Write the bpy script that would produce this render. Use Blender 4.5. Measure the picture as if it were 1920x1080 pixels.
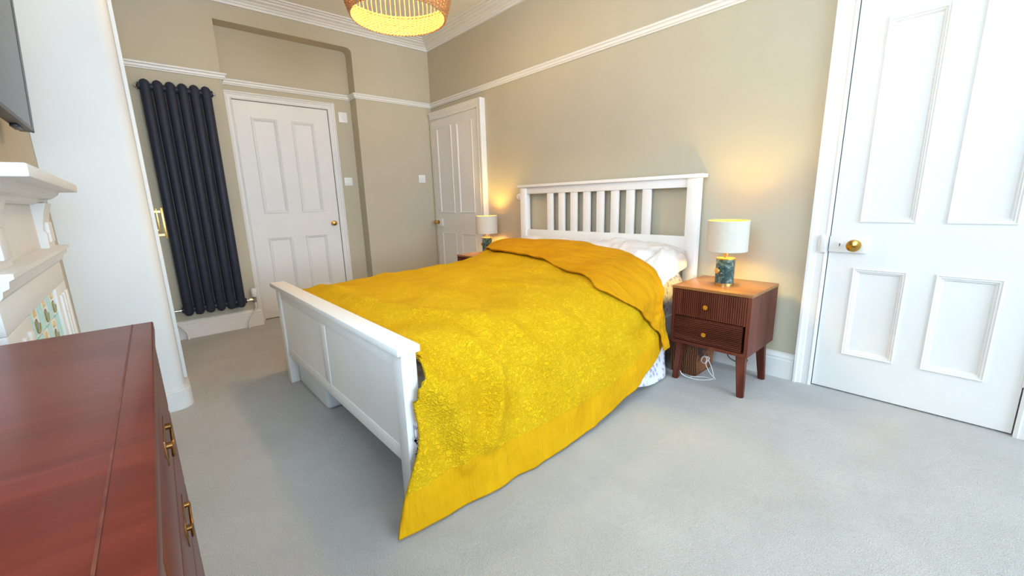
import bpy, bmesh, math, random
import numpy as np
from mathutils import Vector, Matrix, noise

random.seed(7)
for o in list(bpy.data.objects):
    bpy.data.objects.remove(o, do_unlink=True)
S = bpy.context.scene
COL = S.collection
PI = math.pi

# ------------------------------------------------------------------ camera
F_PX = 777.1
yaw, pitch, roll = math.radians(41.6886), math.radians(12.0064), math.radians(1.6073)
fw = Vector((-math.cos(yaw)*math.cos(pitch), math.sin(yaw)*math.cos(pitch), -math.sin(pitch)))
rt = fw.cross(Vector((0, 0, 1))).normalized()
dn = fw.cross(rt)
r2 = rt*math.cos(roll) + dn*math.sin(roll)
d2 = -rt*math.sin(roll) + dn*math.cos(roll)
cd = bpy.data.cameras.new('camera')
cd.sensor_width = 36.0
cd.lens = F_PX/1920*36.0
cd.clip_start = 0.02
cam = bpy.data.objects.new('camera', cd)
COL.objects.link(cam)
M = Matrix.Identity(4)
for k in range(3):
    M[k][0] = r2[k]; M[k][1] = -d2[k]; M[k][2] = -fw[k]
M[0][3], M[1][3], M[2][3] = 4.375, -2.726, 1.08
cam.matrix_world = M
S.camera = cam

# ------------------------------------------------------------------ world, daylight, exposure
S.view_settings.view_transform = 'Standard'
S.view_settings.look = 'None'
S.view_settings.gamma = 1.0
S.view_settings.use_curve_mapping = False
S.view_settings.exposure = 0.03
W = bpy.data.worlds.new('sky'); S.world = W
W.use_nodes = True
bg = W.node_tree.nodes['Background']
bg.inputs[0].default_value = (0.60, 0.80, 1.0, 1)
bg.inputs[1].default_value = 3.0

def area(name, loc, rot, sx, sy, power, color):
    l = bpy.data.lights.new(name, 'AREA'); l.shape = 'RECTANGLE'
    l.size = sx; l.size_y = sy; l.energy = power; l.color = color
    o = bpy.data.objects.new(name, l); COL.objects.link(o)
    o.location = loc; o.rotation_euler = rot
    return o
ROOM_X = 8.6
# daylight entering through the bay window in the near wall (faces -X)
area('daylight_window', (ROOM_X+0.35, -1.75, 1.65), (0, math.radians(90), 0), 2.0, 3.0, 290, (0.63, 0.81, 1.0))
area('side_fill_light', (4.15, -3.66, 1.85), (math.radians(90), 0, 0), 1.3, 1.6, 72, (0.60, 0.80, 1.0))  # added fill lamp for footboard and left carpet, behind a made-up side window

# ------------------------------------------------------------------ materials
def mat(name):
    m = bpy.data.materials.new(name); m.use_nodes = True
    nt = m.node_tree
    return m, nt, nt.nodes['Principled BSDF']
def N(nt, t, **kw):
    n = nt.nodes.new(t)
    for k, v in kw.items(): setattr(n, k, v)
    return n
def coords(nt, kind='Object', scale=(1, 1, 1)):
    tc = N(nt, 'ShaderNodeTexCoord'); mp = N(nt, 'ShaderNodeMapping')
    mp.inputs['Scale'].default_value = scale
    nt.links.new(tc.outputs[kind], mp.inputs[0])
    return mp.outputs[0]
def noise_tex(nt, vec, scale, detail=4, rough=0.55, dist=0.0):
    n = N(nt, 'ShaderNodeTexNoise')
    n.inputs['Scale'].default_value = scale; n.inputs['Detail'].default_value = detail
    n.inputs['Roughness'].default_value = rough; n.inputs['Distortion'].default_value = dist
    nt.links.new(vec, n.inputs['Vector']); return n
def ramp(nt, fac, stops):
    r = N(nt, 'ShaderNodeValToRGB')
    e = r.color_ramp.elements
    while len(e) < len(stops): e.new(0.5)
    for k, (p, c) in enumerate(stops):
        e[k].position = p; e[k].color = (*c, 1)
    nt.links.new(fac, r.inputs[0]); return r.outputs[0]
def bump(nt, b, height, strength=0.3, dist=0.01):
    n = N(nt, 'ShaderNodeBump'); n.inputs['Strength'].default_value = strength
    n.inputs['Distance'].default_value = dist
    nt.links.new(height, n.inputs['Height']); nt.links.new(n.outputs[0], b.inputs['Normal'])
    return n
def srgb(r, g, b):
    f = lambda c: (c/255/12.92 if c/255 <= 0.04045 else ((c/255+0.055)/1.055)**2.4)
    return (f(r), f(g), f(b))
def mottled(name, c1, c2, scale=6, rough=0.5, bstr=0.0, bscale=200, bdist=0.002, metal=0.0, sheen=0.0, coat=0.0):
    m, nt, b = mat(name)
    v = coords(nt)
    n = noise_tex(nt, v, scale)
    nt.links.new(ramp(nt, n.outputs[0], [(0.3, c1), (0.7, c2)]), b.inputs['Base Color'])
    b.inputs['Roughness'].default_value = rough; b.inputs['Metallic'].default_value = metal
    b.inputs['Sheen Weight'].default_value = sheen; b.inputs['Coat Weight'].default_value = coat
    if bstr:
        n2 = noise_tex(nt, v, bscale, 3); bump(nt, b, n2.outputs[0], bstr, bdist)
    return m
MT = {}
MT['wall'] = mottled('wall_paint', srgb(194, 185, 163), srgb(198, 189, 167), 3, 0.75, 0.12, 350)
MT['ceiling'] = mottled('ceiling_paint', srgb(240, 236, 228), srgb(243, 239, 231), 2, 0.85, 0.1, 200)
MT['gloss_white'] = mottled('white_eggshell', srgb(232, 230, 228), srgb(236, 234, 232), 4, 0.42, 0.04, 60)
MT['wardrobe'] = mottled('wardrobe_paint', srgb(230, 232, 232), srgb(233, 235, 235), 4, 0.5, 0.05, 90)
MT['bed_white'] = mottled('bed_white_lacquer', srgb(240, 239, 238), srgb(244, 243, 242), 5, 0.35, 0.03, 80)
MT['plastic_white'] = mottled('white_plastic', srgb(238, 238, 236), srgb(242, 242, 240), 9, 0.3)
MT['plastic_clear'] = mottled('frosted_box_plastic', srgb(216, 222, 228), srgb(228, 232, 236), 9, 0.35)
MT['brass'] = mottled('polished_brass', srgb(196, 150, 72), srgb(214, 170, 92), 30, 0.22, metal=1.0)
MT['brass_old'] = mottled('aged_brass', srgb(120, 84, 50), srgb(160, 116, 66), 40, 0.35, metal=1.0)
MT['brass_soft'] = mottled('brushed_brass', srgb(205, 165, 95), srgb(220, 182, 115), 60, 0.32, metal=1.0)
MT['chrome'] = mottled('chrome', srgb(200, 200, 204), srgb(215, 215, 218), 30, 0.15, metal=1.0)
MT['radiator'] = mottled('anthracite_radiator', srgb(42, 46, 60), srgb(47, 51, 65), 8, 0.5, 0.05, 400)
MT['black'] = mottled('black_plastic', srgb(26, 26, 32), srgb(32, 32, 38), 12, 0.35)
MT['tv_back'] = mottled('tv_back_plastic', srgb(70, 70, 74), srgb(80, 80, 84), 20, 0.5)
MT['iron'] = mottled('cast_iron', srgb(38, 38, 40), srgb(52, 52, 54), 25, 0.6, 0.2, 80)
MT['teal_tile'] = mottled('teal_glaze', srgb(120, 205, 185), srgb(145, 220, 200), 9, 0.15, coat=0.5)
MT['cream_tile'] = mottled('cream_glaze', srgb(238, 232, 195), srgb(246, 240, 210), 9, 0.15, coat=0.5)
MT['motif_dark'] = mottled('motif_brown_glaze', srgb(70, 44, 28), srgb(90, 58, 34), 30, 0.2)
MT['motif_orange'] = mottled('motif_amber_glaze', srgb(226, 170, 60), srgb(240, 190, 90), 30, 0.2)
MT['motif_green'] = mottled('motif_olive_glaze', srgb(130, 130, 60), srgb(150, 150, 80), 30, 0.2)
MT['linen'] = mottled('white_linen', srgb(220, 217, 219), srgb(228, 226, 227), 5, 0.9, 0.25, 700, 0.001)
MT['shade'] = mottled('cream_shade_fabric', srgb(208, 201, 189), srgb(214, 207, 195), 40, 0.85, 0.25, 500, 0.001)
MT['gold'] = mottled('gold_lining', srgb(235, 190, 80), srgb(245, 202, 95), 20, 0.4, metal=0.6)
MT['cable_white'] = mottled('white_cable', srgb(226, 226, 226), srgb(234, 234, 234), 20, 0.45)
MT['cable_black'] = mottled('dark_cable', srgb(52, 44, 40), srgb(62, 54, 48), 20, 0.5)
MT['blue_bag'] = mottled('blue_fabric', srgb(72, 84, 104), srgb(110, 124, 146), 14, 0.7, 0.3, 60)
MT['wick_light'] = mottled('rattan_cane', srgb(190, 134, 84), srgb(212, 158, 104), 40, 0.7)
MT['outdoor_white'] = mottled('window_paint', srgb(240, 240, 238), srgb(244, 244, 242), 5, 0.4)

def carpet():
    m, nt, b = mat('grey_carpet'); v = coords(nt)
    big = noise_tex(nt, v, 2.2, 5, 0.6, 0.6)
    fine = noise_tex(nt, v, 260, 2, 0.7)
    mid = noise_tex(nt, v, 38, 3, 0.6)
    c1 = ramp(nt, big.outputs[0], [(0.3, srgb(196, 194, 192)), (0.7, srgb(211, 209, 207))])
    mx = N(nt, 'ShaderNodeMix', data_type='RGBA', blend_type='MULTIPLY')
    mx.inputs['Factor'].default_value = 1.0
    c2 = ramp(nt, fine.outputs[0], [(0.3, (0.78, 0.78, 0.78)), (0.62, (1, 1, 1))])
    nt.links.new(c1, mx.inputs['A']); nt.links.new(c2, mx.inputs['B'])
    nt.links.new(mx.outputs['Result'], b.inputs['Base Color'])
    b.inputs['Roughness'].default_value = 0.95; b.inputs['Sheen Weight'].default_value = 0.2
    ad = N(nt, 'ShaderNodeMath', operation='ADD')
    nt.links.new(fine.outputs[0], ad.inputs[0]); nt.links.new(mid.outputs[0], ad.inputs[1])
    bump(nt, b, ad.outputs[0], 0.7, 0.01)
    return m
MT['carpet'] = carpet()
MT['radiator'].node_tree.nodes['Principled BSDF'].inputs['Specular IOR Level'].default_value = 0.3

def wood(name, cols, axis, rough, coat, scale=1.0):
    m, nt, b = mat(name)
    sc = [9*scale]*3; sc[axis] = 0.7*scale
    v = coords(nt, 'Object', tuple(sc))
    n = noise_tex(nt, v, 2.6, 8, 0.62, 1.2)
    v2 = coords(nt, 'Object', tuple([2.0 if k != axis else 0.5 for k in range(3)]))
    n2 = noise_tex(nt, v2, 1.8, 3, 0.5)
    ad = N(nt, 'ShaderNodeMath', operation='MULTIPLY_ADD')
    nt.links.new(n.outputs[0], ad.inputs[0]); ad.inputs[1].default_value = 0.55
    ml = N(nt, 'ShaderNodeMath', operation='MULTIPLY'); ml.inputs[1].default_value = 0.45
    nt.links.new(n2.outputs[0], ml.inputs[0]); nt.links.new(ml.outputs[0], ad.inputs[2])
    nt.links.new(ramp(nt, ad.outputs[0], [(0.34, cols[0]), (0.5, cols[1]), (0.66, cols[2])]), b.inputs['Base Color'])
    b.inputs['Roughness'].default_value = rough; b.inputs['Coat Weight'].default_value = coat
    b.inputs['Coat Roughness'].default_value = 0.12; b.inputs['Specular IOR Level'].default_value = 0.18
    bump(nt, b, n.outputs[0], 0.08, 0.003)
    return m
MT['mahogany'] = wood('mahogany', (srgb(84, 29, 20), srgb(98, 36, 25), srgb(114, 45, 33)), 1, 0.34, 0.08, 0.8)
MT['walnut'] = wood('walnut', (srgb(66, 31, 24), srgb(94, 46, 35), srgb(120, 66, 50)), 2, 0.45, 0.0)
MT['walnut_h'] = wood('walnut_horizontal', (srgb(66, 31, 24), srgb(94, 46, 35), srgb(120, 66, 50)), 0, 0.45, 0.0)
MT['walnut_top_lit'] = wood('walnut_top_lamplit', (srgb(124, 80, 46), srgb(152, 104, 60), srgb(174, 126, 78)), 0, 0.32, 0.25)  # golden lamplight mixed into the brown of the table top

def quilt_mat(name, under):
    m, nt, b = mat(name)
    v = coords(nt, 'UV')
    n = noise_tex(nt, v, 5, 4)
    if not under:
        cols = [(0.3, srgb(228, 178, 16)), (0.7, srgb(240, 194, 28))]
        sep = N(nt, 'ShaderNodeSeparateXYZ'); nt.links.new(v, sep.inputs[0])
        # vermicelli stitched field
        ns = noise_tex(nt, v, 62, 2, 0.5, 1.4)
        wv = N(nt, 'ShaderNodeMath', operation='SUBTRACT'); wv.inputs[1].default_value = 0.5
        nt.links.new(ns.outputs[0], wv.inputs[0])
        ab = N(nt, 'ShaderNodeMath', operation='ABSOLUTE'); nt.links.new(wv.outputs[0], ab.inputs[0])
        mr = N(nt, 'ShaderNodeMapRange'); mr.inputs['From Max'].default_value = 0.13
        nt.links.new(ab.outputs[0], mr.inputs['Value'])
        # gathered hem border: fine creases running across the band
        vb = coords(nt, 'UV', (34, 6, 1)); nb0 = noise_tex(nt, vb, 1.0, 4, 0.6, 0.8)
        sw = N(nt, 'ShaderNodeMath', operation='MULTIPLY'); sw.inputs[1].default_value = 2*PI/0.05
        nt.links.new(sep.outputs[1], sw.inputs[0])
        sn = N(nt, 'ShaderNodeMath', operation='COSINE'); nt.links.new(sw.outputs[0], sn.inputs[0])
        pw = N(nt, 'ShaderNodeMath', operation='GREATER_THAN'); pw.inputs[1].default_value = 0.93; nt.links.new(sn.outputs[0], pw.inputs[0])
        nb1 = N(nt, 'ShaderNodeMath', operation='MULTIPLY_ADD'); nb1.inputs[1].default_value = -0.6
        nt.links.new(pw.outputs[0], nb1.inputs[0])
        nb2 = N(nt, 'ShaderNodeMath', operation='MULTIPLY'); nb2.inputs[1].default_value = 2.2; nt.links.new(nb0.outputs[0], nb2.inputs[0])
        nt.links.new(nb2.outputs[0], nb1.inputs[2]); nb = nb1
        st = N(nt, 'ShaderNodeMath', operation='LESS_THAN'); st.inputs[1].default_value = 0.155
        nt.links.new(sep.outputs[1], st.inputs[0])
        mx = N(nt, 'ShaderNodeMix', data_type='FLOAT')
        nt.links.new(st.outputs[0], mx.inputs['Factor'])
        nt.links.new(mr.outputs[0], mx.inputs['A']); nt.links.new(nb.outputs[0], mx.inputs['B'])
        bump(nt, b, mx.outputs['Result'], 0.7, 0.008)
        border = st.outputs[0]
    else:
        cols = [(0.3, srgb(202, 142, 12)), (0.7, srgb(216, 158, 20))]
        vb = coords(nt, 'UV', (7, 26, 1)); nb = noise_tex(nt, vb, 1.0, 5, 0.6, 0.9)
        bump(nt, b, nb.outputs[0], 0.8, 0.018)
    col = ramp(nt, n.outputs[0], cols)
    if not under:      # plain cotton border is the same amber cloth as the underside
        mc = N(nt, 'ShaderNodeMix', data_type='RGBA')
        nt.links.new(border, mc.inputs['Factor']); nt.links.new(col, mc.inputs['A'])
        nt.links.new(ramp(nt, n.outputs[0], [(0.3, srgb(212, 156, 12)), (0.7, srgb(224, 170, 18))]), mc.inputs['B'])
        col = mc.outputs['Result']
    nt.links.new(col, b.inputs['Base Color'])
    b.inputs['Roughness'].default_value = 0.9; b.inputs['Specular IOR Level'].default_value = 0.12
    return m
MT['quilt'] = quilt_mat('mustard_quilt', False)
MT['quilt_under'] = quilt_mat('mustard_quilt_underside', True)

def floral():
    m, nt, b = mat('floral_cotton'); v = coords(nt)
    vo = N(nt, 'ShaderNodeTexVoronoi'); vo.inputs['Scale'].default_value = 34
    nz = noise_tex(nt, v, 75, 5, 0.75, 3.5)
    mixv = N(nt, 'ShaderNodeMix', data_type='VECTOR'); mixv.inputs['Factor'].default_value = 0.06
    nt.links.new(v, mixv.inputs['A']); nt.links.new(nz.outputs['Color'], mixv.inputs['B']); nt.links.new(mixv.outputs['Result'], vo.inputs['Vector'])
    ad = N(nt, 'ShaderNodeMath', operation='MULTIPLY'); nt.links.new(vo.outputs['Distance'], ad.inputs[0]); nt.links.new(nz.outputs[0], ad.inputs[1])
    nt.links.new(ramp(nt, ad.outputs[0], [(0.10, srgb(150, 150, 178)), (0.16, srgb(206, 196, 212)), (0.22, srgb(242, 241, 244))]), b.inputs['Base Color'])
    b.inputs['Roughness'].default_value = 0.85
    return m
MT['floral'] = floral()

def marble():
    m, nt, b = mat('green_marble'); v = coords(nt)
    n = noise_tex(nt, v, 22, 8, 0.65, 2.2)
    nt.links.new(ramp(nt, n.outputs[0], [(0.35, srgb(24, 46, 48)), (0.5, srgb(52, 82, 84)), (0.58, srgb(92, 124, 122)), (0.66, srgb(150, 176, 172))]), b.inputs['Base Color'])
    b.inputs['Roughness'].default_value = 0.18; b.inputs['Coat Weight'].default_value = 0.3
    return m
MT['marble'] = marble()

def wicker_panel():
    m, nt, b = mat('dark_wicker'); v = coords(nt)
    br = N(nt, 'ShaderNodeTexWave'); br.inputs['Scale'].default_value = 26; br.inputs['Distortion'].default_value = 3
    nt.links.new(v, br.inputs['Vector'])
    nt.links.new(ramp(nt, br.outputs[0], [(0.2, srgb(58, 30, 18)), (0.8, srgb(140, 84, 46))]), b.inputs['Base Color'])
    bump(nt, b, br.outputs[0], 0.5, 0.004); b.inputs['Roughness'].default_value = 0.6
    return m
MT['wicker'] = wicker_panel()

def emis(name, col, strength):
    m, nt, b = mat(name)
    b.inputs['Base Color'].default_value = (1, 0.9, 0.75, 1)
    b.inputs['Emission Color'].default_value = (*col, 1); b.inputs['Emission Strength'].default_value = strength
    return m
MT['bulb'] = emis('warm_bulb', (1.0, 0.62, 0.22), 12)

def screen():
    m, nt, b = mat('tv_screen'); v = coords(nt); n = noise_tex(nt, v, 3, 2)
    nt.links.new(ramp(nt, n.outputs[0], [(0.2, srgb(20, 22, 28)), (0.8, srgb(26, 28, 34))]), b.inputs['Base Color'])
    b.inputs['Roughness'].default_value = 0.25; return m
MT['screen'] = screen()

def glass():
    m = bpy.data.materials.new('window_glass'); m.use_nodes = True; nt = m.node_tree
    nt.nodes.clear()
    out = N(nt, 'ShaderNodeOutputMaterial'); mx = N(nt, 'ShaderNodeMixShader')
    tr = N(nt, 'ShaderNodeBsdfTransparent'); gl = N(nt, 'ShaderNodeBsdfGlossy'); gl.inputs['Roughness'].default_value = 0.02
    mx.inputs[0].default_value = 0.06
    nt.links.new(tr.outputs[0], mx.inputs[1]); nt.links.new(gl.outputs[0], mx.inputs[2]); nt.links.new(mx.outputs[0], out.inputs[0])
    return m
MT['glass'] = glass()

# ------------------------------------------------------------------ mesh helpers
def finish(name, bm, m, parent=None, smooth=False, ang=40):
    bmesh.ops.recalc_face_normals(bm, faces=bm.faces[:])
    me = bpy.data.meshes.new(name); bm.to_mesh(me); bm.free()
    ms = m if isinstance(m, (list, tuple)) else [m]
    for k in ms: me.materials.append(MT[k])
    if smooth:
        me.polygons.foreach_set('use_smooth', [True]*len(me.polygons))
        try: me.set_sharp_from_angle(angle=math.radians(ang))
        except Exception: pass
    o = bpy.data.objects.new(name, me); COL.objects.link(o)
    if parent is not None: o.parent = parent
    return o
def tag(o, label=None, cat=None, group=None, kind=None):
    if label: o['label'] = label
    if cat: o['category'] = cat
    if group: o['group'] = group
    if kind: o['kind'] = kind
    return o
def empty(name, loc=(0, 0, 0), rz=0.0, label=None, cat=None, group=None, kind=None):
    o = bpy.data.objects.new(name, None); COL.objects.link(o)
    o.location = loc; o.rotation_euler = (0, 0, rz); o.empty_display_size = 0.05
    return tag(o, label, cat, group, kind)
def box(bm, x0, x1, y0, y1, z0, z1, bev=0.0, seg=2, mi=0):
    r = bmesh.ops.create_cube(bm, size=1.0)
    for v in r['verts']:
        v.co = Vector(((x0+x1)/2+v.co.x*(x1-x0), (y0+y1)/2+v.co.y*(y1-y0), (z0+z1)/2+v.co.z*(z1-z0)))
    fs = set(f for v in r['verts'] for f in v.link_faces)
    for f in fs: f.material_index = mi
    if bev:
        es = set(e for v in r['verts'] for e in v.link_edges)
        rr = bmesh.ops.bevel(bm, geom=list(es), offset=bev, segments=seg, affect='EDGES', profile=0.5)
        for f in rr['faces']: f.material_index = mi
def boxo(name, b, m, parent=None, bev=0.0, smooth=False):
    bm = bmesh.new(); box(bm, *b, bev=bev); return finish(name, bm, m, parent, smooth or bev > 0)
def lathe(bm, prof, c=(0, 0, 0), seg=32, axis='z', cap=True):
    rings = []
    for r, h in prof:
        ring = []
        for k in range(seg):
            a = 2*PI*k/seg
            p = {'z': (r*math.cos(a), r*math.sin(a), h), 'y': (r*math.cos(a), h, r*math.sin(a)), 'x': (h, r*math.cos(a), r*math.sin(a))}[axis]
            ring.append(bm.verts.new((c[0]+p[0], c[1]+p[1], c[2]+p[2])))
        rings.append(ring)
    for a, b in zip(rings, rings[1:]):
        for k in range(seg):
            bm.faces.new((a[k], a[(k+1) % seg], b[(k+1) % seg], b[k]))
    if cap:
        bm.faces.new(rings[0][::-1]); bm.faces.new(rings[-1])
def tube(bm, pts, r, seg=8, closed=False, rads=None):
    pts = [Vector(p) for p in pts]; n = len(pts); rings = []
    up = None
    for i, p in enumerate(pts):
        if closed: t = pts[(i+1) % n]-pts[i-1]
        else: t = pts[min(i+1, n-1)]-pts[max(i-1, 0)]
        t.normalize()
        if up is None:
            up = Vector((0, 0, 1)) if abs(t.z) < 0.9 else Vector((1, 0, 0))
        u = (up - t*up.dot(t))
        if u.length < 1e-5: u = t.orthogonal()
        u.normalize(); up = u; w = t.cross(u)
        rr = rads[i] if rads else r
        rings.append([bm.verts.new(p+u*rr*math.cos(2*PI*k/seg)+w*rr*math.sin(2*PI*k/seg)) for k in range(seg)])
    m = n if closed else n-1
    for i in range(m):
        a, b = rings[i], rings[(i+1) % n]
        for k in range(seg):
            bm.faces.new((a[k], a[(k+1) % seg], b[(k+1) % seg], b[k]))
    if not closed:
        bm.faces.new(rings[0][::-1]); bm.faces.new(rings[-1])
def smoothpath(pts, sub=8):
    P = [Vector(p) for p in pts]; out = []
    for i in range(len(P)-1):
        p0, p1, p2, p3 = P[max(i-1, 0)], P[i], P[i+1], P[min(i+2, len(P)-1)]
        for k in range(sub):
            t = k/sub
            out.append(0.5*((2*p1)+(p2-p0)*t+(2*p0-5*p1+4*p2-p3)*t*t+(3*p1-p0-3*p2+p3)*t**3))
    out.append(P[-1]); return out
def sweep(bm, prof, path, mapf, closed=False):
    """profile (d, h) swept along a 2D path; d goes to the right of travel; mapf(a, b, h) -> xyz; mitred corners"""
    P = [Vector(p) for p in path]; n = len(P); rings = []
    def rn(a, b):
        t = (b-a).normalized(); return Vector((t.y, -t.x))
    for i, p in enumerate(P):
        if closed: n1, n2 = rn(P[i-1], p), rn(p, P[(i+1) % n])
        else:
            n1 = rn(P[max(i-1, 0)], P[max(i, 1)]) if i else rn(P[0], P[1])
            n2 = rn(p, P[i+1]) if i < n-1 else n1
        mv = (n1+n2); mv = mv/max(mv.dot(n1), 1e-4)
        rings.append([bm.verts.new(mapf(p.x+mv.x*d, p.y+mv.y*d, h)) for d, h in prof])
    L = len(prof)
    for i in range(n if closed else n-1):
        a, b = rings[i], rings[(i+1) % n]
        for k in range(L):
            bm.faces.new((a[k], a[(k+1) % L], b[(k+1) % L], b[k]))
    if not closed:
        bm.faces.new(rings[0][::-1]); bm.faces.new(rings[-1])
XY = lambda a, b, h: (a, b, h)
def curve_prism(bm, outline, mapf, t0, t1):
    a = [bm.verts.new(mapf(x, y, t0)) for x, y in outline]
    b = [bm.verts.new(mapf(x, y, t1)) for x, y in outline]
    n = len(outline)
    bm.faces.new(a[::-1]); bm.faces.new(b)
    for k in range(n): bm.faces.new((a[k], a[(k+1) % n], b[(k+1) % n], b[k]))
def copy_tree(o, parent=None):
    c = o.copy(); COL.objects.link(c); c.parent = parent
    for ch in list(o.children):
        copy_tree(ch, c)
    return c

# ------------------------------------------------------------------ room shell
CEIL = 2.80
bm = bmesh.new(); box(bm, -0.4, ROOM_X+0.2, -3.75, 0.3, -0.1, 0.0)
tag(finish('floor', bm, 'carpet'), 'pale grey fitted carpet covering the bedroom floor', 'carpet', kind='structure')
bm = bmesh.new(); box(bm, -0.4, ROOM_X+0.2, -3.75, 0.3, CEIL, CEIL+0.1)
tag(finish('ceiling', bm, 'ceiling'), 'plain off-white bedroom ceiling', 'ceiling', kind='structure')
# headboard wall with the right-hand door opening
D1X0, D1X1, D1Z = 3.86, 4.605, 1.985
bm = bmesh.new()
box(bm, -0.4, D1X0-0.012, 0.0, 0.15, 0, CEIL); box(bm, D1X1+0.012, ROOM_X+0.2, 0.0, 0.15, 0, CEIL)
box(bm, D1X0-0.012, D1X1+0.012, 0.0, 0.15, D1Z+0.012, CEIL); box(bm, D1X0-0.012, D1X1+0.012, 0.06, 0.15, 0, D1Z+0.012)
tag(finish('wall_right', bm, 'wall'), 'long greige wall behind the white headboard', 'wall', kind='structure')
# back wall: radiator bay, recess with door, right pier, lintel with rounded corner
RD = -0.15
RY0, RY1, RZ = -2.0, -0.872, 2.585
bm = bmesh.new()
box(bm, -0.4, 0.0, -3.75, RY0, 0, CEIL)
box(bm, -0.4, 0.0, RY1, 0.0, 0, CEIL)
D2Y0, D2Y1, D2Z = -1.93, -1.112, 2.015
box(bm, -0.4, RD, RY0, D2Y0-0.012, 0, RZ); box(bm, -0.4, RD, D2Y1+0.012, RY1, 0, RZ)
box(bm, -0.4, RD, D2Y0-0.012, D2Y1+0.012, D2Z+0.012, RZ); box(bm, -0.4, RD-0.09, D2Y0-0.012, D2Y1+0.012, 0, D2Z+0.012)
rr = 0.05
arc = [(RY1-rr+rr*math.cos(a), RZ-rr+rr*math.sin(a)) for a in [k*PI/16 for k in range(9)]]
curve_prism(bm, [(RY0, CEIL), (RY0, RZ)] + arc[::-1] + [(RY1, CEIL)], lambda a, b, h: (h, a, b), -0.4, 0.0)
tag(finish('wall_back', bm, 'wall'), 'greige end wall with the door recess and dark radiator', 'wall', kind='structure')
# chimney breast and near alcove
bm = bmesh.new(); box(bm, -0.4, 3.18, -3.75, -3.005, 0, CEIL); 
SX0, SX1, SZ0, SZ1 = 3.45, 4.85, 1.05, 2.62  # opening for the added fill window
box(bm, 3.18, SX0, -3.52, -3.36, 0, CEIL); box(bm, SX1, ROOM_X+0.2, -3.52, -3.36, 0, CEIL)
box(bm, SX0, SX1, -3.52, -3.36, 0, SZ0); box(bm, SX0, SX1, -3.52, -3.36, SZ1, CEIL)
tag(finish('wall_left', bm, 'wall'), 'greige chimney breast wall behind the fireplace', 'wall', kind='structure')
# near wall with the bay window opening
WY0, WY1, WZ0, WZ1 = -3.25, -0.25, 0.65, 2.68
bm = bmesh.new()
box(bm, ROOM_X, ROOM_X+0.2, -3.36, WY0, 0, CEIL); box(bm, ROOM_X, ROOM_X+0.2, WY1, 0.0, 0, CEIL)
box(bm, ROOM_X, ROOM_X+0.2, WY0, WY1, 0, WZ0); box(bm, ROOM_X, ROOM_X+0.2, WY0, WY1, WZ1, CEIL)
tag(finish('wall_front', bm, 'wall'), 'greige window wall behind the viewer', 'wall', kind='structure')
win = empty('window_1', (ROOM_X+0.1, (WY0+WY1)/2, WZ0), label='wide white sash window lighting the room', cat='window', kind='structure')
wx = 0.0; hw = (WY1-WY0)/2; hh = WZ1-WZ0
bm = bmesh.new()
box(bm, -0.03, 0.03, -hw, hw, 0, 0.06); box(bm, -0.03, 0.03, -hw, hw, hh-0.06, hh)
for k in range(4):
    y = -hw + k*(2*hw)/3
    box(bm, -0.03, 0.03, max(y-0.03, -hw), min(y+0.03, hw), 0, hh)
finish('window_frame', bm, 'outdoor_white', win)
for k in range(3):
    y0 = -hw+k*(2*hw)/3+0.03; y1 = y0+(2*hw)/3-0.06
    boxo('meeting_rail', (-0.02, 0.02, y0, y1, hh*0.5-0.02, hh*0.5+0.02), 'outdoor_white', win)
    boxo('pane', (-0.003, 0.003, y0, y1, 0.06, hh*0.5-0.02), 'glass', win)
    boxo('pane', (-0.003, 0.003, y0, y1, hh*0.5+0.02, hh-0.06), 'glass', win)
boxo('window_sill', (-0.16, 0.0, -hw-0.04, hw+0.04, -0.03, 0.0), 'outdoor_white', win, 0.006)

fill_win = empty('added_fill_window', ((SX0+SX1)/2, -3.46, SZ0), label='added white sash window out of view above the chest, for fill light', cat='window', kind='structure')  # unseen window added to bring fill light from the left
hw = (SX1-SX0)/2; hh = SZ1-SZ0
bm = bmesh.new()
box(bm, -hw, hw, -0.03, 0.03, 0, 0.06); box(bm, -hw, hw, -0.03, 0.03, hh-0.06, hh)
for x in (-hw, 0.0, hw): box(bm, max(x-0.03, -hw), min(x+0.03, hw), -0.03, 0.03, 0.06, hh-0.06)
finish('window_frame', bm, 'outdoor_white', fill_win)
for a, b in ((-hw+0.03, -0.03), (0.03, hw-0.03)):
    boxo('meeting_rail', (a, b, -0.02, 0.02, hh*0.5-0.02, hh*0.5+0.02), 'outdoor_white', fill_win)
    boxo('pane', (a, b, -0.003, 0.003, 0.06, hh*0.5-0.02), 'glass', fill_win)
    boxo('pane', (a, b, -0.003, 0.003, hh*0.5+0.02, hh-0.06), 'glass', fill_win)
boxo('window_sill', (-hw-0.03, hw+0.03, 0.0, 0.14, -0.03, 0.0), 'outdoor_white', fill_win, 0.006)

# picture rail, cornice, skirting
rail = [(0, 2.125), (0.012, 2.125), (0.014, 2.133), (0.022, 2.137), (0.024, 2.152), (0.034, 2.158), (0.036, 2.168), (0.03, 2.173), (0.0, 2.173)]
bm = bmesh.new()
sweep(bm, rail, [(0, -2.66), (0, RY0), (RD, RY0), (RD, RY1), (0, RY1), (0, 0), (ROOM_X, 0)], XY)
tag(finish('trim_1', bm, 'gloss_white'), 'white moulded picture rail running round the walls', 'picture rail', kind='structure')
corn = [(0, 2.712), (0.018, 2.712), (0.02, 2.728), (0.03, 2.732), (0.034, 2.742), (0.052, 2.752), (0.056, 2.758), (0.085, 2.768), (0.088, 2.776), (0.112, 2.782), (0.116, 2.789), (0.14, 2.791), (0.142, CEIL), (0, CEIL)]
bm = bmesh.new(); sweep(bm, corn, [(0, -2.66), (0, 0), (ROOM_X, 0)], XY)
tag(finish('trim_2', bm, 'gloss_white'), 'stepped white plaster cornice below the ceiling', 'cornice', kind='structure')
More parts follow.
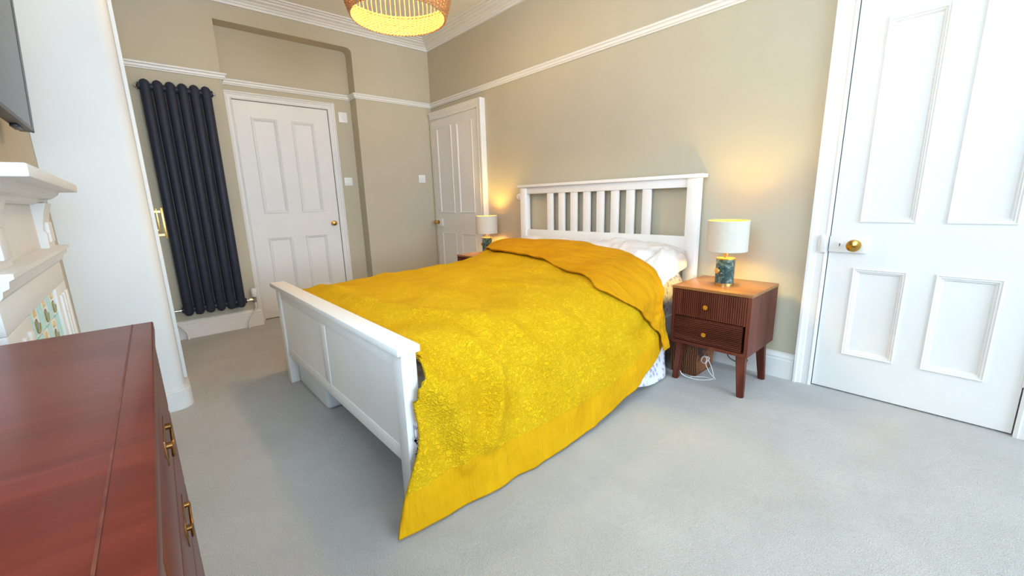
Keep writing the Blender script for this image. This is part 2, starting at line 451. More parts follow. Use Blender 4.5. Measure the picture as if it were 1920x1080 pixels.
skirt = [(0, 0), (0.022, 0), (0.022, 0.112), (0.018, 0.118), (0.02, 0.13), (0.014, 0.142), (0.009, 0.147), (0.009, 0.152), (0, 0.155)]
def skirting(name, paths, label):
    bm = bmesh.new()
    for p in paths: sweep(bm, skirt, p, XY)
    tag(finish(name, bm, 'gloss_white'), label, 'skirting board', kind='structure')
skirting('baseboard_back', [[(0, -2.66), (0, RY0+0.005), (RD+0.03, RY0+0.005)], [(RD, D2Y1+0.07), (RD, RY1), (0, RY1), (0, -0.06)]], 'white skirting under the dark radiator and end wall')
skirting('baseboard_right', [[(1.02, 0), (3.772, 0)]], 'white skirting along the headboard wall')
skirting('baseboard_front', [[(4.70, 0), (ROOM_X, 0), (ROOM_X, -3.36)]], 'white skirting under the window')

# ------------------------------------------------------------------ doors
ARCH = [(0, 0), (0, 0.016), (0.012, 0.02), (0.018, 0.016), (0.045, 0.016), (0.05, 0.022), (0.066, 0.026), (0.072, 0.034), (0.084, 0.034), (0.086, 0.0)]
def make_door(name, loc, rz, w, h, panels, label, aw=1.0, left_arch=True, gap=0.004):
    """local: x across 0..w, room side is -y, leaf face at y=0"""
    d = empty(name, loc, rz, label, 'door', kind='structure')
    th = 0.04
    xs = sorted(set([p[0] for p in panels])); zs = sorted(set([p[2] for p in panels]))
    # leaf: stiles, rails and muntins round recessed panels
    bm = bmesh.new()
    px = sorted(set([(p[0], p[1]) for p in panels])); pz = sorted(set([(p[2], p[3]) for p in panels]))
    lo = 0.008
    box(bm, gap, px[0][0], 0, th, lo, h-gap); box(bm, px[-1][1], w-gap, 0, th, lo, h-gap)
    zcur = lo
    for (z0, z1) in pz:
        box(bm, px[0][0], px[-1][1], 0, th, zcur, z0); zcur = z1
    box(bm, px[0][0], px[-1][1], 0, th, zcur, h-gap)
    for (z0, z1) in pz:
        for (a, b) in zip(px, px[1:]): box(bm, a[1], b[0], 0, th, z0, z1)
    finish('leaf', bm, 'gloss_white', d)
    for (x0, x1, z0, z1) in panels:
        p = boxo('panel', (x0, x1, 0.014, th-0.01, z0, z1), 'gloss_white', d)
        bm = bmesh.new()
        prof = [(0, 0.015), (0, -0.006), (0.004, -0.008), (0.009, -0.004), (0.014, -0.004), (0.018, 0.004), (0.022, 0.004), (0.028, 0.012), (0.028, 0.015)]
        sweep(bm, prof, [(x0, z0), (x0, z1), (x1, z1), (x1, z0)], lambda a, b, hh: (a, hh, b), closed=True)
        finish('panel_moulding', bm, 'gloss_white', p)
    # architrave
    bm = bmesh.new()
    pr = [(-a*aw, -b) for a, b in ARCH]
    path = [(0, 0), (0, h), (w, h), (w, 0)]
    if not left_arch: path = [(0.0, h), (w, h), (w, 0)]
    sweep(bm, pr, path, lambda a, b, hh: (a, hh, b))
    finish('architrave', bm, 'gloss_white', d)
    return d
def knob(parent, x, z, y, r=0.028, out=0.055):
    bm = bmesh.new()
    pr = [(r*0.85, 0.0), (r*0.85, -0.004), (r*0.42, -0.008), (r*0.36, -out*0.5), (r*0.75, -out*0.62), (r, -out*0.8), (r*0.92, -out*0.95), (r*0.5, -out*1.05), (r*0.06, -out*1.08)]
    lathe(bm, pr, (x, y, z), 24, 'y'); return finish('knob', bm, 'brass', parent, True)
def hinge(parent, x, z):
    bm = bmesh.new(); lathe(bm, [(0.006, -0.05), (0.006, 0.05)], (x, -0.004, z), 10)
    box(bm, x-0.014, x+0.014, -0.002, 0.004, z-0.045, z+0.045)
    return finish('hinge', bm, 'gloss_white', parent, True)

dr = make_door('door_1', (D1X0, 0.004, 0), 0, D1X1-D1X0, D1Z,
               [(0.114, 0.322, 0.92, 1.855), (0.42, 0.63, 0.92, 1.855), (0.114, 0.322, 0.217, 0.686), (0.42, 0.63, 0.217, 0.686)],
               'large white panelled door at the right beside the bedside table')
lk = boxo('rim_lock', (0.004, 0.158, -0.022, 0.0, 0.765, 0.848), 'gloss_white', dr, 0.004)
k1 = knob(dr, 0.112, 0.806, -0.022, 0.031, 0.05)
bm = bmesh.new(); lathe(bm, [(0.013, 0.0), (0.012, -0.004)], (0.05, -0.022, 0.806), 20, 'y'); esc = finish('keyhole_plate', bm, 'plastic_white', lk, True)
boxo('keyhole', (0.048, 0.052, -0.0275, -0.025, 0.798, 0.812), 'black', lk)
boxo('lock_keep', (-0.03, -0.002, -0.04, -0.012, 0.76, 0.852), 'gloss_white', dr, 0.004)
for z in (0.28, 1.7): hinge(dr, D1X1-D1X0-0.002, z)

d2 = make_door('door_2', (RD-0.004, D2Y0, 0), PI/2, D2Y1-D2Y0, D2Z,
               [(0.13, 0.345, 1.015, 1.875), (0.468, 0.675, 1.015, 1.875), (0.13, 0.345, 0.25, 0.785), (0.468, 0.675, 0.25, 0.785)],
               'white four-panel door in the recess beside the dark radiator', aw=0.72)
knob(d2, 0.752, 0.893, 0.0, 0.026, 0.05)
for z in (0.28, 1.0, 1.75): hinge(d2, 0.004, z)

d3 = make_door('door_3', (0.028, -0.03, 0), 0, 0.885, 1.985,
               [(0.115, 0.40, 0.955, 1.89), (0.505, 0.775, 0.955, 1.89), (0.115, 0.40, 0.22, 0.728), (0.505, 0.775, 0.22, 0.728)],
               'white panelled door in the far corner behind the far bedside lamp', aw=0.9, left_arch=False)
boxo('frame_post', (-0.027, 0.0, -0.01, 0.028, 0, 2.06), 'wall', d3)
boxo('frame_backing', (0.0, 0.96, 0.002, 0.03, 0.0, 2.06), 'gloss_white', d3).location.y = 0.0
lk = boxo('rim_lock', (0.0, 0.145, -0.02, 0.0, 0.80, 0.885), 'gloss_white', d3, 0.004)
knob(d3, 0.07, 0.846, -0.02, 0.028, 0.05)
for z in (0.28, 1.72): hinge(d3, 0.883, z)

# ------------------------------------------------------------------ fitted wardrobe
wd = empty('fitted_wardrobe', (0.78, -3.0, 0), label='tall white fitted wardrobe with rounded front corner left of the radiator', cat='wardrobe')
def wl(x, y): return (x-0.78, y+3.0)
WX, WYF, wr = 1.56, -2.66, 0.055
def round_outline(x0, x1, y0, y1, r):
    pts = [wl(x0, y0), wl(x1, y0)]
    pts += [(x1-r+r*math.cos(a)-0.78, y1-r+r*math.sin(a)+3.0) for a in [k*PI/20 for k in range(11)]]
    pts += [wl(x0, y1)]
    return pts
bm = bmesh.new(); curve_prism(bm, round_outline(0.002, WX, -3.004, WYF, wr), XY, 0.0, CEIL-0.002)
finish('carcass', bm, 'wardrobe', wd, True)
bm = bmesh.new(); curve_prism(bm, round_outline(1.2, WX+0.02, -3.004, WYF+0.022, wr+0.015), XY, 0.0, 0.1)
curve_prism(bm, round_outline(1.2, WX+0.012, -3.004, WYF+0.014, wr+0.01), XY, 0.1, 0.112)
finish('base_board', bm, 'wardrobe', wd, True)
for x0, x1 in ((0.06, 0.74), (0.75, 1.47)):
    q = wl(x0, WYF); dd = boxo('wardrobe_door', (x0-0.78, x1-0.78, 0.341, 0.358, 0.14, 2.6), 'wardrobe', wd, 0.003)
    hx = x1-0.07 if x0 > 0.5 else x0+0.62
    hx -= 0.78
    bm = bmesh.new()
    box(bm, hx-0.006, hx+0.006, 0.385, 0.397, 0.925, 1.09, 0.002)
    box(bm, hx-0.005, hx+0.005, 0.356, 0.388, 0.94, 0.95); box(bm, hx-0.005, hx+0.005, 0.356, 0.388, 1.065, 1.075)
    finish('bar_handle', bm, 'brass_soft', dd, True)

# ------------------------------------------------------------------ radiator
rad = empty('column_radiator', (0.055, -2.32, 0.2), label='tall anthracite six-column radiator on the end wall', cat='radiator')
ys = [-2.508+k*0.0752 for k in range(6)]
for y in ys:
    bm = bmesh.new()
    r = 0.0345; pr = [(0.004, 0.0), (0.02, 0.006), (0.03, 0.018), (r, 0.04), (r, 1.80), (0.03, 1.822), (0.02, 1.835), (0.004, 1.842)]
    lathe(bm, pr, (0, y+2.32, 0), 20); finish('column', bm, 'radiator', rad, True, 60)
for z in (0.055, 1.79):
    bm = bmesh.new(); lathe(bm, [(0.024, -0.232), (0.024, 0.232)], (-0.005, 0, z), 16, 'y'); finish('header_pipe', bm, 'radiator', rad, True)
for y in (-0.12, 0.14):
    for z in (0.02, 1.80):
        boxo('bracket', (-0.05, 0.0, y-0.02, y+0.02, z-0.015, z+0.015), 'black', rad)
for y in (-0.24, 0.232):
    bm = bmesh.new(); lathe(bm, [(0.011, 0), (0.013, 0.012), (0.006, 0.02)], (-0.005, y if y > 0 else y-0.01, 1.79), 12, 'y'); finish('bleed_plug', bm, 'chrome', rad, True)
bm = bmesh.new(); lathe(bm, [(0.009, 0.225), (0.009, 0.30)], (-0.005, 0, 0.055), 12, 'y'); lathe(bm, [(0.016, 0.255), (0.016, 0.275)], (-0.005, 0, 0.055), 6, 'y')
lathe(bm, [(0.014, 0.03), (0.014, 0.09)], (-0.005, 0.298, 0.0), 12); vv = finish('thermostatic_valve', bm, 'chrome', rad, True)
bm = bmesh.new(); lathe(bm, [(0.016, 0.08), (0.024, 0.092), (0.026, 0.15), (0.02, 0.158)], (-0.005, 0.298, 0.0), 20); finish('valve_cap', bm, 'plastic_white', vv, True)
bm = bmesh.new(); lathe(bm, [(0.009, -0.225), (0.009, -0.30)], (-0.005, 0, 0.055), 12, 'y'); lathe(bm, [(0.013, 0.02), (0.013, 0.09)], (-0.005, -0.298, 0.0), 12); finish('lockshield_valve', bm, 'chrome', rad, True)
for y, dy in ((0.298, -0.075), (-0.298, 0.075)):
    bm = bmesh.new(); tube(bm, smoothpath([(-0.005, y, 0.03), (-0.005, y, -0.02), (-0.008, y+dy*0.3, -0.06), (-0.008, y+dy*0.9, -0.13), (-0.006, y+dy, -0.16), (-0.006, y+dy, -0.2)], 5), 0.0085, 10)
    finish('supply_pipe', bm, 'gloss_white', rad, True)

# ------------------------------------------------------------------ switches and sockets
def plate(name, loc, rz, label, cat, rockers=1, w=0.086, h=0.086):
    e = empty(name, loc, rz, label, cat)
    boxo('face_plate', (-w/2, w/2, -0.01, 0.0, -h/2, h/2), 'plastic_white', e, 0.003)
    for k in range(rockers):
        x = (k-(rockers-1)/2)*0.03
        bm = bmesh.new(); box(bm, x-0.009, x+0.009, -0.015, -0.008, -0.016, 0.016, 0.002); finish('rocker', bm, 'plastic_white', e, True)
    return e
plate('wall_switch', (RD, -0.977, 1.315), PI/2, 'white double light switch beside the recess door knob', 'switch', 2)
plate('thermostat_switch', (RD, -0.965, 1.955), PI/2, 'white control switch high beside the recess door', 'switch', 1, 0.088, 0.1)
plate('light_switch', (0.0, -0.18, 1.345), PI/2, 'white light switch on the pier near the far corner door', 'switch', 2)
e = empty('pull_switch', (1.46, 0.0, 1.104), 0, 'small round white fitting on the wall left of the headboard', 'socket')
bm = bmesh.new(); lathe(bm, [(0.032, 0.0), (0.032, -0.008), (0.026, -0.016), (0.014, -0.02), (0.012, -0.026), (0.004, -0.028)], (0, 0, 0), 24, 'y'); finish('round_plate', bm, 'plastic_white', e, True)

# ------------------------------------------------------------------ bed frame
BX0, BX1 = 1.56, 3.185
bed = empty('bed_frame', (2.37, -1.1, 0), label='white painted wooden bed frame with slatted headboard', cat='bed')
def bb(name, x0, x1, y0, y1, z0, z1, bev=0.003, par=None):
    return boxo(name, (x0-2.37, x1-2.37, y0+1.1, y1+1.1, z0, z1), 'bed_white', par or bed, bev)
bb('headboard_post', BX0, BX0+0.07, -0.09, -0.03, 0, 1.184)
bb('headboard_post', BX1-0.075, BX1, -0.09, -0.03, 0, 1.184)
bb('headboard_cap', BX0-0.028, BX1+0.026, -0.104, -0.022, 1.184, 1.207)
bb('headboard_top_rail', BX0+0.07, BX1-0.075, -0.078, -0.045, 1.127, 1.184)
bb('headboard_bottom_rail', BX0+0.07, BX1-0.075, -0.078, -0.045, 0.50, 0.816)
for k in range(8):
    x = 1.877+k*0.1298; bb('slat', x, x+0.064, -0.072, -0.052, 0.816, 1.127, 0.002)
FY = -2.157
bb('footboard_post', BX0+0.02, BX0+0.088, FY, FY+0.055, 0, 0.602)
bb('footboard_post', BX1-0.068, BX1, FY, FY+0.055, 0, 0.602)
bb('footboard_cap', BX0-0.008, BX1+0.024, FY-0.022, FY+0.06, 0.602, 0.628, 0.004)
bb('footboard_top_rail', BX0+0.088, BX1-0.068, FY+0.006, FY+0.04, 0.535, 0.602, 0.0015)
bb('footboard_bottom_rail', BX0+0.088, BX1-0.068, FY+0.006, FY+0.04, 0.178, 0.235, 0.0015)
xm = (BX0+BX1)/2
bb('footboard_stile', xm-0.035, xm+0.035, FY+0.006, FY+0.04, 0.235, 0.535, 0.0015)
for a, b in ((BX0+0.088, xm-0.035), (xm+0.035, BX1-0.068)):
    bb('footboard_panel', a, b, FY+0.0095, FY+0.03, 0.235, 0.535, 0.0)
for a, b in ((BX0+0.03, BX0+0.055), (BX1-0.055, BX1-0.03)):
    bb('side_rail', a, b, FY+0.055, -0.09, 0.2, 0.34)
bb('slatted_base', BX0+0.06, BX1-0.06, FY+0.06, -0.095, 0.28, 0.30, 0.0)

def soft_box(bm, x0, x1, y0, y1, z0, z1, r=0.05): box(bm, x0, x1, y0, y1, z0, z1, r, 4)
bm = bmesh.new(); soft_box(bm, 1.64, 3.10, -2.06, -0.11, 0.302, 0.52)
tag(finish('mattress', bm, 'linen', None, True, 80), 'white mattress under the mustard quilt', 'mattress')

# ------------------------------------------------------------------ quilt surface
YS = np.array([-2.6, -2.08, -1.85, -1.55, -1.25, -0.95, -0.75, -0.58, -0.42, -0.30, 0.0])
ZM = np.array([.602, .602, .612, .622, .630, .648, .672, .708, .742, .752, .755])
ZF = np.array([.570, .570, .575, .572, .580, .598, .622, .660, .695, .705, .71])
ZN = np.array([.585, .585, .592, .594, .596, .608, .632, .664, .685, .69, .69])
HZ = np.array([.010, .010, .010, .010, .022, .070, .125, .205, .24, .26, .27])
HX = np.array([3.262, 3.262, 3.290, 3.302, 3.302, 3.295, 3.270, 3.238, 3.232, 3.23, 3.23])
HO = np.array([-.19, -.19, -.13, -.07, -.03, 0, 0, 0, 0, 0, 0])
YE = [-.33, -.33, -.33, -.30, -.30, -.37, -.47, -.50, -.525, -.53, -.53]
def at(A, y): return float(np.interp(y, YS, A))
def control(lift=0.0, pull=0.0, hemz=None, foot=-2.08, yend=None, ni=10, fshift=0.0):
    G = np.zeros((ni, 11, 3)); ye = yend or YE
    for i in range(ni):
        f = i/(ni-1)
        for j in range(11):
            y = foot+(ye[j]-foot)*f
            zm, zf, zn, hz, hx = at(ZM, y)+lift, at(ZF, y)+lift, at(ZN, y)+lift, at(HZ, y), at(HX, y)+pull
            if hemz is not None: hz = float(np.interp(y, [p[0] for p in hemz], [p[1] for p in hemz]))
            o = at(HO, y)
            pts = [(1.505-pull*0.5, 0, 0.30), (1.53, 0, 0.47), (1.605, 0, zf), (1.90, 0, zf*0.35+zm*0.65+0.004), (2.40, 0, zm),
                   (2.82, 0, zm*0.7+zn*0.3), (3.075+pull, 0, zn), (hx-float(np.interp(y, [-1.1, -0.55], [0.085, 0.045])), o*0.12, hz+(zn-hz)*0.80), (hx-0.042, o*0.3, hz+(zn-hz)*0.52), (hx-0.012, o*0.62, hz+(zn-hz)*0.24), (hx, o, hz)]
            x, dy, z = pts[j]
            if i == 0 and foot == -2.08 and j >= 7:
                x, dy, z = {7: (3.222, -.055, .47), 8: (3.226, -.055, .29), 9: (3.238, -.135, .115), 10: (3.256, -.175, .010)}[j]
            if j >= 7 and y < -1.9 and i: x = max(x, 3.212+pull*0.6)
            G[i, j] = (x, y+dy, z)
    return G
def cr(P, t):
    n = len(P)-1; u = min(max(t, 0), 1)*n; k = min(int(u), n-1); f = u-k
    p1, p2 = P[k], P[k+1]; p0 = P[k-1] if k else 2*p1-p2; p3 = P[k+2] if k+2 <= n else 2*p2-p1
    return 0.5*((2*p1)+(p2-p0)*f+(2*p0-5*p1+4*p2-p3)*f*f+(3*p1-p0-3*p2+p3)*f**3)
def surf(G, S_, T_):
    """S_ (ns,) along bed, T_ (nt,) across -> (ns, nt, 3)"""
    rows = np.array([[cr(G[:, j], s) for j in range(G.shape[1])] for s in S_])
    out = np.zeros((len(S_), len(T_), 3))
    for k, t in enumerate(T_):
        n = rows.shape[1]-1; u = min(max(t, 0), 1)*n; q = min(int(u), n-1); f = u-q
        p1, p2 = rows[:, q], rows[:, q+1]; p0 = rows[:, q-1] if q else 2*p1-p2; p3 = rows[:, q+2] if q+2 <= n else 2*p2-p1
        out[:, k] = 0.5*((2*p1)+(p2-p0)*f+(2*p0-5*p1+4*p2-p3)*f*f+(3*p1-p0-3*p2+p3)*f**3)
    return out
def normals(P):
    a = np.gradient(P, axis=0); b = np.gradient(P, axis=1)
    n = np.cross(b, a); n /= np.linalg.norm(n, axis=2, keepdims=True)+1e-9
    return -n if n[n.shape[0]//2, n.shape[1]//2, 2] < 0 else n
def ridge(P, line, amp, wid):
    """gaussian ridge along a polyline given in (y, z) on the near side"""
    d = np.full(P.shape[:2], 9.0)
    for (a, b) in zip(line, line[1:]):
        a = np.array(a); b = np.array(b); ab = b-a
        q = P[:, :, 1:3]; t = np.clip(((q-a)@ab)/(ab@ab), 0, 1)
        d = np.minimum(d, np.linalg.norm(q-(a+t[..., None]*ab), axis=2))
    return amp*np.exp(-(d/wid)**2)*np.clip((P[:, :, 0]-3.02)/0.1, 0, 1)
def ridge_top(P, line, amp, wid):
    d = np.full(P.shape[:2], 9.0)
    for (a, b) in zip(line, line[1:]):
        a = np.array(a); b = np.array(b); ab = b-a
        q = P[:, :, 0:2]; t = np.clip(((q-a)@ab)/(ab@ab), 0, 1)
        d = np.minimum(d, np.linalg.norm(q-(a+t[..., None]*ab), axis=2))
    return amp*np.exp(-(d/wid)**2)
def grid_obj(name, P, m, parent, uv, thick=0.0, drop=None):
    ns, nt = P.shape[:2]
    verts = P.reshape(-1, 3).tolist(); faces = []
    for i in range(ns-1):
        for j in range(nt-1):
            a = i*nt+j; faces.append((a, a+1, a+nt+1, a+nt))
    me = bpy.data.meshes.new(name); me.from_pydata(verts, [], faces)
    ul = me.uv_layers.new(name='UVMap'); flat = uv.reshape(-1, 2)
    idx = np.zeros(len(me.loops), dtype=np.int32); me.loops.foreach_get('vertex_index', idx)
    ul.data.foreach_set('uv', flat[idx].astype(np.float32).ravel())
    me.materials.append(MT[m]); me.polygons.foreach_set('use_smooth', [True]*len(me.polygons))
    o = bpy.data.objects.new(name, me); COL.objects.link(o)
    if parent: o.parent = parent
    if thick:
        md = o.modifiers.new('thickness', 'SOLIDIFY'); md.thickness = thick; md.offset = -1
    return o
def vnoise(P, sc, seed, ani=(1, 1, 1)):
    out = np.zeros(P.shape[:2])
    for i in range(P.shape[0]):
        for j in range(P.shape[1]):
            p = P[i, j]; out[i, j] = noise.noise(Vector((p[0]*sc*ani[0]+seed, p[1]*sc*ani[1]+seed*1.7, p[2]*sc*ani[2])))
    return out
G = control()
ns, nt = 170, 230
Sv = np.linspace(0, 1, ns); Tv = np.linspace(0, 1, nt)
Q0 = surf(G, Sv, Tv); Nq = normals(Q0)
on_top = np.clip((Q0[:, :, 2]-0.45)/0.12, 0, 1)
inner = np.clip((Sv[:, None])/0.06, 0, 1)*np.clip((1-Sv[:, None])/0.08, 0.15, 1)
disp = vnoise(Q0, 3.2, 3.1)*0.017*inner + vnoise(Q0, 8.0, 9.4, (0.7, 1.2, 1))*0.009*inner + vnoise(Q0, 19, 4.4)*0.0022
# soft rolls lying across the top towards the footboard and folds in the hanging side
disp += ridge_top(Q0, [(1.75, -1.95), (2.3, -1.96), (2.8, -1.88), (3.05, -1.72)], 0.026, 0.055)
disp += ridge_top(Q0, [(1.7, -1.5), (2.2, -1.62), (2.7, -1.55)], 0.012, 0.05)
disp += ridge_top(Q0, [(2.0, -1.15), (2.5, -1.28), (2.95, -1.2)], 0.010, 0.05)
disp += ridge_top(Q0, [(1.75, -0.98), (2.2, -1.0), (2.6, -0.92)], 0.009, 0.04)
disp += ridge(Q0, [(-2.10, 0.55), (-2.02, 0.42), (-1.97, 0.28), (-1.98, 0.16)], 0.026, 0.038)
disp -= ridge(Q0, [(-2.14, 0.45), (-2.08, 0.33), (-2.05, 0.22)], 0.018, 0.035)
disp += ridge(Q0, [(-1.86, 0.56), (-1.79, 0.44), (-1.80, 0.32), (-1.87, 0.20)], 0.028, 0.035)
disp -= ridge(Q0, [(-1.93, 0.52), (-1.87, 0.40), (-1.88, 0.28)], 0.018, 0.035)
disp += ridge(Q0, [(-1.62, 0.53), (-1.50, 0.40), (-1.42, 0.30), (-1.38, 0.2)], 0.018, 0.04)
disp += ridge(Q0, [(-1.35, 0.55), (-1.2, 0.36), (-1.15, 0.2)], 0.012, 0.05)
hemwave = np.clip((Tv[None, :]-0.80)/0.2, 0, 1)*np.sin(Q0[:, :, 1]*19+np.sin(Q0[:, :, 1]*7)*2)*0.006
disp = disp + hemwave
disp *= np.clip((-0.02+(3.6-Q0[:, :, 0]*0))/1, 0, 1)
Q = Q0 + Nq*disp[..., None]
Q[:, :, 2] = np.maximum(Q[:, :, 2], 0.006+0.004*(Tv[None, :] < 0.99))
# keep the cloth clear of the footboard and its post
blk = (Q[:, :, 0] < 3.214)
Q[:, :, 1] = np.where(blk & (Q[:, :, 2] < 0.64), np.maximum(Q[:, :, 1], -2.086), Q[:, :, 1])
mid = ns//2
acc = np.concatenate([[0], np.cumsum(np.linalg.norm(np.diff(Q0[mid], axis=0), axis=1))]); tot = acc[-1]
uvq = np.zeros((ns, nt, 2)); uvq[:, :, 0] = Q0[:, :, 1]; uvq[:, :, 1] = (tot-acc)[None, :]
quilt = grid_obj('quilt', Q, 'quilt', None, uvq, 0.010)
tag(quilt, 'mustard yellow quilted bedspread draped over the bed to the carpet', 'bedspread')
# turned-back band at the head, showing the crinkled underside
FL = np.array([-.50, -.52, -.545, -.66, -.73, -.86, -.985, -.885, -.70, -.615, -.575])
nf, nt2 = 46, 200
T2 = np.linspace(0.10, 0.985, nt2)
B = np.zeros((nf, nt2, 3))
for k, t in enumerate(T2):
    yl = float(np.interp(t*10, range(11), FL)) + 0.012*math.sin(t*37)
    ye = float(np.interp(t*10, range(11), YE)); sl = (yl+2.08)/(ye+2.08)
    # band follows the quilt, then rolls over the head fold
    colS = np.linspace(sl, 1.0, nf)
    B[:, k] = surf(G, colS, [t])[:, 0]
Nb = normals(B)
u = np.linspace(0, 1, nf)[:, None]
lift = 0.022 + 0.016*np.sin(PI*np.clip(u, 0, 1))**0.7 - 0.03*np.clip((u-0.88)/0.12, 0, 1)**2
wr_ = vnoise(B, 9, 21.0, (0.45, 1.5, 1.2))*0.013 + vnoise(B, 22, 2.0, (0.35, 1.6, 1.4))*0.007
dq = vnoise(B, 3.2, 3.1)*0.016
B = B + Nb*(lift+wr_+dq*0.8*(1-u*0.7))[..., None]
B[:, :, 0] = np.where(B[:, :, 1] > -0.52, np.minimum(B[:, :, 0], 3.238), B[:, :, 0])
uvb = np.zeros((nf, nt2, 2)); uvb[:, :, 0] = B[:, :, 0]*1.0+B[:, :, 2]; uvb[:, :, 1] = B[:, :, 1]
fold = grid_obj('turned_back_band', B, 'quilt_under', quilt, uvb, 0.012)
tag(fold, 'crinkled darker underside turned back')
bm = bmesh.new(); tube(bm, [B[0, k] for k in range(0, nt2, 2)], 0.006, 6); finish('band_piping', bm, 'quilt_under', quilt, True)
# care label peeping from the fold
bm = bmesh.new(); box(bm, 3.236, 3.238, -0.60, -0.57, 0.20, 0.245); finish('care_label', bm, 'plastic_white', quilt)

# floral duvet under the quilt
Gd = control(-0.045, -0.05, [(-2.3, 0.24), (-2.0, 0.22), (-1.2, 0.12), (-0.8, 0.05), (-0.62, 0.004), (-0.47, 0.003)], foot=-2.085,
             yend=[-.30, -.30, -.28, -.24, -.2, -.16, -.13, -.13, -.2, -.40, -.485])
Sd = np.linspace(0, 1, 80); Td = np.linspace(0.12, 1, 120)
Dv = surf(Gd, Sd, Td)
fl = np.clip((Td[None, :]-0.7)/0.3, 0, 1)
Dv[:, :, 0] += fl*np.clip((Dv[:, :, 1]+0.95)/0.3, 0, 1)*0.045*np.clip((0.28-Dv[:, :, 2])/0.25, 0, 1)
Dv[:, :, 1] += fl*np.where(Dv[:, :, 1] < -1.95, -0.03, 0)*np.clip((0.55-Dv[:, :, 2])/0.2, 0, 1)
Dv = Dv + normals(Dv)*(vnoise(Dv, 11, 31)*0.008)[..., None]
Dv[:, :, 2] = np.maximum(Dv[:, :, 2], 0.004)
Dv[:, :, 1] = np.maximum(Dv[:, :, 1], -2.135)
Dv[:, :, 0] = np.where(Dv[:, :, 1] < -1.3, np.minimum(Dv[:, :, 0], 3.2), Dv[:, :, 0])
Dv[:, :, 2] = np.where(Dv[:, :, 1] > -0.5, np.minimum(Dv[:, :, 2], 0.60), Dv[:, :, 2])
blk = (Dv[:, :, 0] < 3.19); Dv[:, :, 1] = np.where(blk, np.maximum(Dv[:, :, 1], -2.088), Dv[:, :, 1])
duv = grid_obj('duvet', Dv, 'floral', None, np.stack([Dv[:, :, 1], Dv[:, :, 2]], 2), 0.008)
tag(duv, 'white floral duvet peeping out under the yellow bedspread hem', 'duvet')

# pillows
def pillow(name, cx, cy, cz, lx, ly, h, tilt, label, seed, rz=0.0):
    n1, n2 = 44, 34
    bm = bmesh.new(); grids = []
    for sgn in (1, -1):
        g = []
        for i in range(n1+1):
            row = []
            for j in range(n2+1):
                a = i/n1*2-1; b = j/n2*2-1
                pin = 1-0.06*(abs(a)**2)*(abs(b)**2)
                th = ((1-abs(a)**3.2)*(1-abs(b)**3.0))**0.55
                x = a*lx/2*(1-0.05*(1-abs(b)**2)*abs(a)**4)*pin; y = b*ly/2*(1-0.07*(1-abs(a)**2)*abs(b)**4)*pin
                w = noise.noise(Vector((x*7+seed, y*10, sgn*3.0)))*0.022+noise.noise(Vector((x*20+y*12+seed, y*9-x*6, sgn*5.0)))*0.011+noise.noise(Vector((x*46+seed, y*20, sgn*5.0)))*0.004
                z = sgn*(h/2*th+ (w if th > 0.05 else 0)*min(1, th*1.5))
                row.append(bm.verts.new((x, y, z)))
            g.append(row)
        grids.append(g)
    for g in grids:
        for i in range(n1):
            for j in range(n2): bm.faces.new((g[i][j], g[i+1][j], g[i+1][j+1], g[i][j+1]))
    bmesh.ops.remove_doubles(bm, verts=bm.verts[:], dist=0.0008)
    o = finish(name, bm, 'linen', None, True, 180)
    o.location = (cx, cy, cz); o.rotation_euler = (tilt, 0, rz)
    return tag(o, label, 'pillow', 'pillows at the headboard')
p1 = pillow('pillow', 2.00, -0.325, 0.668, 0.76, 0.43, 0.18, math.radians(16), 'white pillow nearer the far bedside table', 1.0)
p2 = pillow('pillow', 2.775, -0.325, 0.672, 0.80, 0.43, 0.19, math.radians(16), 'white pillow nearer the front bedside table', 5.0, -0.02)
bm = bmesh.new()
fpth = smoothpath([(0.30, 0, 0.086), (0.35, 0, 0.074), (0.385, 0, 0.046), (0.402, 0, 0.005), (0.412, 0, -0.05)], 4); rows = []
for q in range(15):
    yy = -0.19+q*0.024
    rows.append([bm.verts.new((p.x+0.008*math.sin(q*1.1+k*0.5)*k/16+0.02*(1-abs(q/7-1)), yy, p.z-0.05*(abs(q/7-1))**2*(1-k/40)+0.006*math.sin(q*0.9+k))) for k, p in enumerate(fpth)])
for u_, w_ in zip(rows, rows[1:]):
    for k in range(len(fpth)-1): bm.faces.new((u_[k], u_[k+1], w_[k+1], w_[k]))
ff = finish('pillowcase_flap', bm, 'linen', p2, True, 180); mdf = ff.modifiers.new('thickness', 'SOLIDIFY'); mdf.thickness = 0.004

# ------------------------------------------------------------------ under the bed
bx = empty('storage_box', (1.93, -1.83, 0), label='white lidded plastic storage box under the footboard', cat='box')
bm = bmesh.new(); box(bm, -0.25, 0.25, -0.285, 0.28, 0.0, 0.145, 0.02, 3); finish('tub', bm, 'plastic_clear', bx, True)
bm = bmesh.new(); box(bm, -0.262, 0.262, -0.295, 0.29, 0.145, 0.162, 0.006, 2); finish('lid', bm, 'plastic_white', bx, True)
bm = bmesh.new(); box(bm, -0.27, 0.27, -0.2, 0.2, 0.0, 0.11, 0.04, 4)
for v in bm.verts: v.co += Vector((noise.noise(v.co*9), noise.noise(v.co*9+Vector((5, 0, 0))), 0))*0.012
o = finish('storage_bag', bm, 'blue_bag', None, True, 80); o.location = (2.86, -1.80, 0.002)
tag(o, 'slumped blue fabric bag in the shadow under the bed', 'bag')

